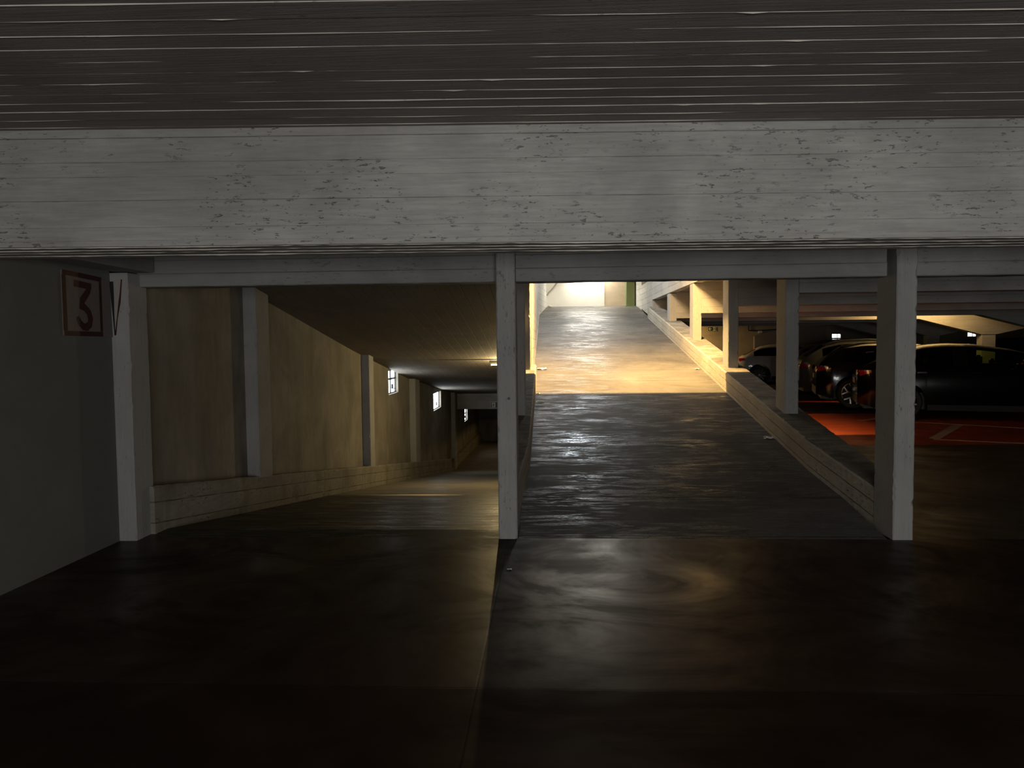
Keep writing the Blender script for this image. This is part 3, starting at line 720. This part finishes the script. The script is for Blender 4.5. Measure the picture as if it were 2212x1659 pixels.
# ---------------------------------------------------------------- cars
def car_paint(name, col, rough=.22, metal=.3):
    return plain(name, col, rough, metal, .4, 0, .5)
M['tyre'] = plain('tyre_rubber', (.012, .012, .012), .75)
M['carplastic'] = plain('black_trim_plastic', (.015, .015, .016), .55)
M['alloy'] = plain('bright_alloy', (.55, .50, .46), .28, .9)
M['darkalloy'] = plain('dark_alloy', (.10, .10, .10), .35, .8)
M['tail'] = plain('red_lamp_lens', (.30, .006, .008), .15, 0, .6, 0, 1.0)
M['plate'] = plain('number_plate', (.30, .30, .27), .5)
M['seat'] = plain('dark_seat_fabric', (.02, .02, .02), .9)
M['pillarblack'] = plain('matt_black_pillar', (.004, .004, .004), .8, 0, .15)
M['chrome'] = plain('chrome_trim', (.6, .6, .6), .12, 1.0)
def glass_mat(name, tint, dens):
    m = bpy.data.materials.new(name); m.use_nodes = True; t = m.node_tree; t.nodes.clear()
    out = t.nodes.new('ShaderNodeOutputMaterial'); mx = t.nodes.new('ShaderNodeMixShader'); tr = t.nodes.new('ShaderNodeBsdfTransparent'); gl = t.nodes.new('ShaderNodeBsdfGlossy')
    fr = t.nodes.new('ShaderNodeFresnel'); fr.inputs[0].default_value = 1.45
    tr.inputs[0].default_value = (*tint, 1); gl.inputs['Roughness'].default_value = .03
    t.links.new(fr.outputs[0], mx.inputs[0]); t.links.new(tr.outputs[0], mx.inputs[1]); t.links.new(gl.outputs[0], mx.inputs[2]); t.links.new(mx.outputs[0], out.inputs[0])
    return m
M['glass'] = glass_mat('tinted_car_glass', (.50, .60, .38), 1)
M['darkglass'] = glass_mat('privacy_car_glass', (.06, .065, .07), 1)

class Shape:
    def __init__(s, L, W, top, belt, sill=.2, wheels=(.75, 3.3), wr=.33, tumble=.24):
        s.L, s.W, s.sill, s.wheels, s.wr, s.tumble = L, W, sill, wheels, wr, tumble
        xs = np.linspace(0, L, 400); zt = np.interp(xs, [p[0] for p in top], [p[1] for p in top])
        k = np.ones(15)/15; pad = np.pad(zt, 7, mode='edge'); s.xs = xs; s.zt = np.convolve(pad, k, 'valid')
        s.zl = np.interp(xs, [p[0] for p in belt], [p[1] for p in belt])
    def top(s, x): return float(np.interp(x, s.xs, s.zt))
    def bl(s, x): return min(float(np.interp(x, s.xs, s.zl)), s.top(x)-.02)
    def bot(s, x):
        z = s.sill + .10*max(0, 1-x/.35) + .08*max(0, 1-(s.L-x)/.4)
        R = s.wr+.055
        for xw in s.wheels:
            d = abs(x-xw)
            if d < R: z = max(z, s.wr+math.sqrt(R*R-d*d))
        return min(z, s.bl(x)-.06)
    def hw(s, x): return s.W/2*(1-.20*max(0, 1-x/.38)**2.2-.28*max(0, 1-(s.L-x)/.7)**2.2)
    def side_y(s, x, z):
        return s.hw(x)*(1-.055*((z-.62)/.42)**2)
    def P(s, x, q):
        zl, zt = s.bl(x), s.top(x); h = max(zt-zl, .015); w_ = s.hw(x)
        if q <= .4:
            t = q/.4; z = s.bot(x)+(zl-s.bot(x))*t; return Vector((x, s.side_y(x, z), z))
        y0 = s.side_y(x, zl)
        yf = lambda t: y0*(1-s.tumble*min(h/.5, 1)*t**1.15-.02*t)
        if q <= .85:
            t = (q-.4)/.45; return Vector((x, yf(t), zl+h*.86*t))
        t = min(1.0, (q-.85)/.15); y1 = yf(1.0); a = t*PI/2
        return Vector((x, y1*(1-t)**.75, zl+h*(.86+.14*math.sin(a))))

def lathe_x(bm, prof, n=28):
    """profile (axial y, radius) spun about the y axis"""
    R = []
    for (y, r) in prof: R.append([bm.verts.new((r*math.cos(2*PI*k/n), y, r*math.sin(2*PI*k/n))) for k in range(n)])
    for a, b in zip(R, R[1:]):
        for k in range(n): bm.faces.new([a[k], b[k], b[(k+1) % n], a[(k+1) % n]])
    return R

def make_wheel(parent, x, side, hw, wr, style):
    y = side*(hw-.015); wd = .20
    bm = bmesh.new(); ri = wr*.72
    lathe_x(bm, [(0, ri), (0, wr-.03), (-.025, wr-.005), (-.06, wr), (-wd+.06, wr), (-wd+.025, wr-.005), (-wd, wr-.03), (-wd, ri), (0, ri)])
    for v in bm.verts: v.co.y *= side
    o = link('wheel', bm, M['tyre'], parent, smooth=True); o.location = (x, y, wr)
    bm = bmesh.new()
    lathe_x(bm, [(-.004, ri+.004), (.002, ri-.012), (-.03, ri-.025), (-.10, ri-.03), (-.10, .02)])
    nf = len(bm.faces)
    for f in list(bm.faces)[28:]: f.material_index = 1
    ns = 5 if style == 'y' else 10
    def spoke(a0, r0, a1, r1, wd_, y0, y1):
        p = Vector((math.cos(a0)*r0, 0, math.sin(a0)*r0)); q = Vector((math.cos(a1)*r1, 0, math.sin(a1)*r1)); d = (q-p).normalized(); n_ = Vector((-d.z, 0, d.x))*wd_/2
        vs = []
        for pt, yy in ((p, y0), (q, y1)):
            for sg, dy in ((1, -.028), (1, 0), (-1, 0), (-1, -.028)): vs.append(bm.verts.new(pt+n_*sg+Vector((0, yy+dy, 0))))
        for k in range(4): bm.faces.new([vs[k], vs[(k+1) % 4], vs[4+(k+1) % 4], vs[4+k]])
        bm.faces.new(vs[:4]); bm.faces.new(vs[4:][::-1])
    for k in range(ns):
        a = 2*PI*k/ns+.35
        if style == 'y':
            spoke(a, .03, a, ri*.52, .034, -.02, -.004); spoke(a, ri*.48, a+.36, ri-.01, .026, -.004, 0); spoke(a, ri*.48, a-.36, ri-.01, .026, -.004, 0)
        else: spoke(a, .03, a+.1, ri-.01, .03, -.03, 0)
    lathe_x(bm, [(-.005, .0001), (-.005, .035), (-.03, .055), (-.06, .055)], 16)
    for v in bm.verts: v.co.y *= side
    link('rim', bm, [M['alloy'] if style == 'y' else M['darkalloy'], M['carplastic']], o)

def make_car(label, shape, paint, loc, rz=0, style='n', group='cars parked in the hall', glass='darkglass', roof_rails=False, clad=False, win=None, tail=((.05, .24, .83, .94), .13), seats=False, chrome=False, cat='car'):
    s = shape; E_ = empty('parked_car', loc, rz); tag(E_, label, cat, group, 'thing')
    L = s.L
    wx0, wx1, pillars, rear, front = win       # side glass span, pillar gaps, rear screen, windscreen
    q0, q1 = .445, .80
    st_ = set(np.linspace(0, L, 44).tolist()) | {.03, .06, .1, .16, .22, .3, L-.03, L-.08, L-.15}
    for xw in s.wheels: st_ |= {xw+(s.wr+.055)*math.cos(k*PI/14) for k in range(15)} | {xw-s.wr-.056, xw+s.wr+.056}
    keys = [wx0, wx1, *rear, *front] + [v for p in pillars for v in p]
    st_ = sorted(x for x in st_ if not any(abs(x-k) < .012 for k in keys)) + keys
    st_ = sorted(st_); st_ = [x for i, x in enumerate(st_) if i == 0 or x-st_[i-1] > 1e-4]
    qs = [0, .08, .16, .24, .32, .375, .4, .42, q0, .53, .62, .71, q1, .85, .875, .90, .93, .965, 1.0]
    def is_win(x, q):
        if q0 < q < q1 and wx0 < x < wx1 and not any(a < x < b for a, b in pillars): return 'side'
        if q > .875 and rear[0] < x < rear[1]: return 'end'
        if q > .875 and front[0] < x < front[1]: return 'end'
        return None
    bm = bmesh.new(); g = bmesh.new()
    for sg in (1, -1):
        V = {}
        G = {}
        for i, x in enumerate(st_):
            for j, q in enumerate(qs):
                p = s.P(x, q); V[i, j] = bm.verts.new((p.x, sg*p.y, p.z)); G[i, j] = (p.x, sg*(p.y-.004), p.z-(.004 if q > .85 else 0))
        for i in range(len(st_)-1):
            for j in range(len(qs)-1):
                kx, kq = (st_[i]+st_[i+1])/2, (qs[j]+qs[j+1])/2
                if is_win(kx, kq): g.faces.new([g.verts.new(G[a]) for a in ((i, j), (i+1, j), (i+1, j+1), (i, j+1))])
                else:
                    f = bm.faces.new([V[i, j], V[i+1, j], V[i+1, j+1], V[i, j+1]])
                    if q0 < kq < q1 and any(a < kx < b for a, b in pillars): f.material_index = 1
        n = len(st_)-1
        # end caps
        for i in (0, n):
            for j in range(len(qs)-1):
                a, b = V[i, j], V[i, j+1]
                c = bm.verts.new((b.co.x, 0, b.co.z)); d = bm.verts.new((a.co.x, 0, a.co.z)); bm.faces.new([a, b, c, d])
    bmesh.ops.remove_doubles(bm, verts=bm.verts, dist=1e-4); bmesh.ops.remove_doubles(g, verts=g.verts, dist=1e-4)
    link('body', bm, [paint, M['pillarblack']], E_, smooth=True)
    link('windows', g, M[glass], E_, smooth=True)
    bm = bmesh.new(); box(bm, .12, L-.15, -s.W/2+.27, s.W/2-.27, s.sill-.02, .5)
    for xa, xb in ((.3, s.wheels[0]-s.wr-.08), (s.wheels[0]+s.wr+.08, s.wheels[1]-s.wr-.08), (s.wheels[1]+s.wr+.08, L-.35)):
        if xb > xa: box(bm, xa, xb, -s.hw(.6)+.05, s.hw(.6)-.05, s.sill-.01, .42)
    link('underbody', bm, M['carplastic'], E_)
    for xw in s.wheels:
        for sg in (1, -1): make_wheel(E_, xw, sg, s.hw(xw), s.wr, style)
    # trims: sill strips, rear apron, wheel arch cladding
    for sg in (1, -1):
        bm = bmesh.new(); xs = np.linspace(s.wheels[0]+s.wr+.07, s.wheels[1]-s.wr-.07, 14)
        for a, b in zip(xs, xs[1:]):
            P = lambda x, z: (x, sg*(s.side_y(x, z)+.006), z)
            quad(bm, P(a, s.sill-.02), P(b, s.sill-.02), P(b, s.sill+.09), P(a, s.sill+.09))
        bmesh.ops.remove_doubles(bm, verts=bm.verts, dist=1e-4); link('sill_trim', bm, M['carplastic'], E_)
    z0, z1 = s.bot(0)-.02, s.bot(0)+.16; y = s.hw(0)*.97
    link('rear_apron', bbox_mesh(-.012, .03, -y, y, z0, z1, .004), M['carplastic'], E_)
    if clad:
        for sg in (1, -1):
            for xw in s.wheels:
                bm = bmesh.new(); R1, R2 = s.wr+.05, s.wr+.12; pts = [(xw+math.cos(a)*r, s.wr+math.sin(a)*r) for r in (R1, R2) for a in np.linspace(-.1, PI+.1, 22)]
                for k in range(21):
                    c4 = [pts[k], pts[k+1], pts[22+k+1], pts[22+k]]
                    bm.faces.new([bm.verts.new((p[0], sg*(s.side_y(p[0], p[1])+.008), p[1])) for p in c4])
                bmesh.ops.remove_doubles(bm, verts=bm.verts, dist=1e-4); link('wheel_arch_trim', bm, M['carplastic'], E_)
    # tail lamps
    (x0, x1, za, zb), inw = tail
    for sg in (1, -1):
        bm = bmesh.new(); cols = []
        for x in np.linspace(x1, x0, 8):
            f = (x1-x)/(x1-x0); lo = za+.06*(1-f); cols.append([(x, sg*(s.side_y(x, lo+(zb-lo)*t)+.008), lo+(zb-lo)*t) for t in np.linspace(0, 1, 5)])
        for u in np.linspace(0.15, 1, 5): cols.append([(x0*(1-u)-.012*u+.0*t, sg*(s.side_y(x0, za)*(1-.08*u)-inw*u*u+.004), za+(zb-za)*t) for t in np.linspace(0, 1, 5)])
        VV = [[bm.verts.new(p) for p in c] for c in cols]
        for a, b in zip(VV, VV[1:]):
            for k in range(4): bm.faces.new([a[k], a[k+1], b[k+1], b[k]])
        link('tail_lamp', bm, M['tail'], E_, smooth=True)
    link('number_plate', bbox_mesh(-.022, -.008, -.23, .23, .66 if s.top(0) > .7 else .5, .77 if s.top(0) > .7 else .6, .002), M['plate'], E_)
    # door handles, mirrors
    for sg in (1, -1):
        for xh in (wx0+.55, wx0+1.45):
            zz = s.bl(xh)-.10; yy = s.side_y(xh, zz)
            bm = bmesh.new(); box(bm, xh-.08, xh+.08, sg*yy-.004, sg*yy+sg*.028, zz-.012, zz+.012); link('door_handle', bm, paint, E_)
        xm = front[0]+.32; zz = s.bl(xm)+.07; yy = s.side_y(xm, s.bl(xm))
        bm = bmesh.new(); bmesh.ops.create_uvsphere(bm, u_segments=12, v_segments=8, radius=.1, matrix=Matrix.Translation((xm, sg*(yy+.09), zz)) @ Matrix.Diagonal((.55, .95, .65, 1))); link('mirror', bm, paint, E_, smooth=True)
    if roof_rails:
        for sg in (1, -1):
            bm = bmesh.new(); pts = []
            for x in np.linspace(rear[1]+.1, front[0]-.1, 10):
                p = s.P(x, .86); pts.append((x, sg*(p.y-.02), p.z+.05))
            pts = [(pts[0][0]-.05, pts[0][1], pts[0][2]-.06)]+pts+[(pts[-1][0]+.05, pts[-1][1], pts[-1][2]-.06)]
            tube(bm, pts, .014, 8); link('roof_rail', bm, M['chrome' if chrome else 'carplastic'], E_, smooth=True)
    if chrome:
        for sg in (1, -1):
            bm = bmesh.new(); tube(bm, [(x, sg*(s.P(x, .43).y+.003), s.P(x, .43).z) for x in np.linspace(wx0, wx1, 16)], .006, 6)
            link('window_trim', bm, M['chrome'], E_, smooth=True)
    if seats:
        for xs_, nm in ((1.15, 'rear_seat'), (2.05, 'front_seat')):
            for sg in ((-1, 1)):
                bm = bmesh.new(); box(bm, xs_, xs_+.14, sg*.40-.25, sg*.40+.25, .45, 1.0); box(bm, xs_+.02, xs_+.11, sg*.40-.13, sg*.40+.13, 1.04, 1.22)
                bmesh.ops.bevel(bm, geom=list(bm.edges), offset=.03, segments=2, affect='EDGES'); link(nm, bm, M['seat'], E_, smooth=True)
        bm = bmesh.new(); tube(bm, [(2.62+.03*math.sin(a), -.40+.18*math.cos(a), .93+.18*math.sin(a)) for a in np.linspace(0, 2*PI, 20)], .014, 6, False); link('steering_wheel', bm, M['seat'], E_)
    return E_

hatch = Shape(4.1, 1.78, [(0, .72), (.02, .93), (.10, 1.0), (.22, 1.10), (.50, 1.30), (.85, 1.40), (1.45, 1.445), (1.9, 1.43), (2.4, 1.33), (3.05, .98), (3.6, .90), (3.95, .78), (4.1, .60)],
              [(0, .92), (.5, .955), (2.0, .93), (3.0, .90), (4.1, .78)], .2, (.72, 3.28), .325)
tallhatch = Shape(4.2, 1.82, [(0, .74), (.02, .98), (.12, 1.05), (.30, 1.22), (.56, 1.40), (1.0, 1.47), (1.7, 1.49), (2.1, 1.46), (2.5, 1.36), (3.1, 1.04), (3.7, .95), (4.05, .82), (4.2, .62)],
                  [(0, .95), (.5, 1.02), (2.0, .97), (3.0, .94), (4.2, .8)], .22, (.76, 3.36), .345)
suv = Shape(4.4, 1.86, [(0, .80), (.02, 1.0), (.10, 1.06), (.30, 1.25), (.60, 1.46), (1.0, 1.57), (1.8, 1.60), (2.3, 1.56), (2.7, 1.44), (3.25, 1.10), (3.9, 1.02), (4.25, .88), (4.4, .66)],
            [(0, .98), (.5, 1.05), (2.0, 1.02), (3.2, 1.0), (4.4, .85)], .25, (.80, 3.5), .36)
whitehatch = Shape(4.0, 1.75, [(0, .72), (.03, .92), (.12, .99), (.35, 1.10), (.78, 1.36), (1.1, 1.42), (1.6, 1.45), (2.0, 1.43), (2.4, 1.34), (3.0, 1.0), (3.6, .92), (3.85, .80), (4.0, .62)],
                   [(0, .93), (.4, 1.0), (2.0, .95), (3.0, .92), (4.0, .78)], .2, (.74, 3.2), .335)
W_h = (.55, 2.95, [(1.42, 1.52)], (.22, .62), (2.10, 2.98))
W_t = (.55, 3.0, [(.95, 1.0), (1.75, 1.84)], (.18, .58), (2.2, 3.05))
W_s = (.55, 3.1, [(1.0, 1.06), (1.9, 1.99)], (.18, .62), (2.4, 3.2))
black1 = plain('black_car_paint', (.003, .003, .0035), .14, 0, .22, 0, .15); black2 = car_paint('jet_car_paint', (.004, .004, .005), .14, 0)
grey1 = car_paint('grey_car_paint', (.055, .06, .064), .3, .1); silver = car_paint('silver_car_paint', (.30, .29, .29), .35, .5); white = car_paint('white_car_paint', (.40, .40, .40), .4, 0); darkc = car_paint('dark_car_paint', (.012, .012, .013), .2, 0)
coupe = Shape(4.6, 1.80, [(0, .80), (.03, .98), (.15, 1.05), (.45, 1.21), (.85, 1.36), (1.25, 1.43), (1.6, 1.45), (2.05, 1.43), (2.6, 1.35), (3.1, 1.22), (3.6, 1.06), (4.1, .94), (4.45, .78), (4.6, .6)],
              [(0, .93), (.6, 1.0), (2.4, 1.0), (3.6, .97), (4.6, .8)], .2, (.8, 3.6), .33)
W_c = (.55, 3.2, [(.92, .96), (1.62, 1.86)], (.2, .9), (2.3, 3.4))
def deg(a): return math.radians(a)
make_car('black hatchback in front with open bays before it', coupe, black1, (6.28, 15.58, 0), deg(-18), 'n', glass='glass', win=W_c, seats=True)
make_car('glossy black car with bright five spoke alloy wheels', tallhatch, black2, (6.27, 17.88, 0), deg(-16), 'y', win=W_t, chrome=True)
shortsuv = Shape(4.05, 1.82, [(0, .80), (.02, 1.0), (.10, 1.06), (.30, 1.24), (.62, 1.44), (1.0, 1.55), (1.7, 1.58), (2.1, 1.54), (2.5, 1.42), (3.0, 1.10), (3.6, 1.02), (3.92, .88), (4.05, .66)],
                 [(0, .98), (.5, 1.05), (1.9, 1.02), (3.0, 1.0), (4.05, .85)], .25, (.72, 3.2), .35)
make_car('grey high car with roof rails and red tail lamp', shortsuv, grey1, (6.56, 20.12, 0), deg(-11), 'n', win=(.55, 2.85, [(1.0, 1.06), (1.75, 1.84)], (.18, .6), (2.2, 2.95)), roof_rails=True, clad=True)
city = Shape(3.5, 1.65, [(0, .74), (.02, .95), (.10, 1.02), (.22, 1.15), (.45, 1.36), (.8, 1.44), (1.4, 1.46), (1.8, 1.43), (2.2, 1.32), (2.7, 1.0), (3.1, .93), (3.4, .78), (3.5, .60)],
             [(0, .94), (.5, .97), (2.0, .94), (2.8, .91), (3.5, .78)], .2, (.60, 2.85), .31)
make_car('small silver car parked between the grey car and the white one', city, silver, (7.08, 22.95, 0), deg(-8), 'n', win=(.5, 2.6, [(1.35, 1.43)], (.18, .5), (1.9, 2.65)))
make_car('white hatchback parked by the far wall', whitehatch, white, (6.99, 28.0, 0), deg(-12), 'n', win=W_h)
make_car('dark high car whose roof rises behind the silver car', suv, darkc, (8.2, 25.45, 0), 0, 'n', win=W_s)
make_car('dark car of the second row seen left of the wide lit pillar', suv, darkc, (12.25, 22.7, 0), deg(-8), 'n', win=W_s)
make_car('dark car of the second row seen right of the wide lit pillar', suv, black1, (11.9, 20.0, 0), deg(-8), 'n', win=W_s)
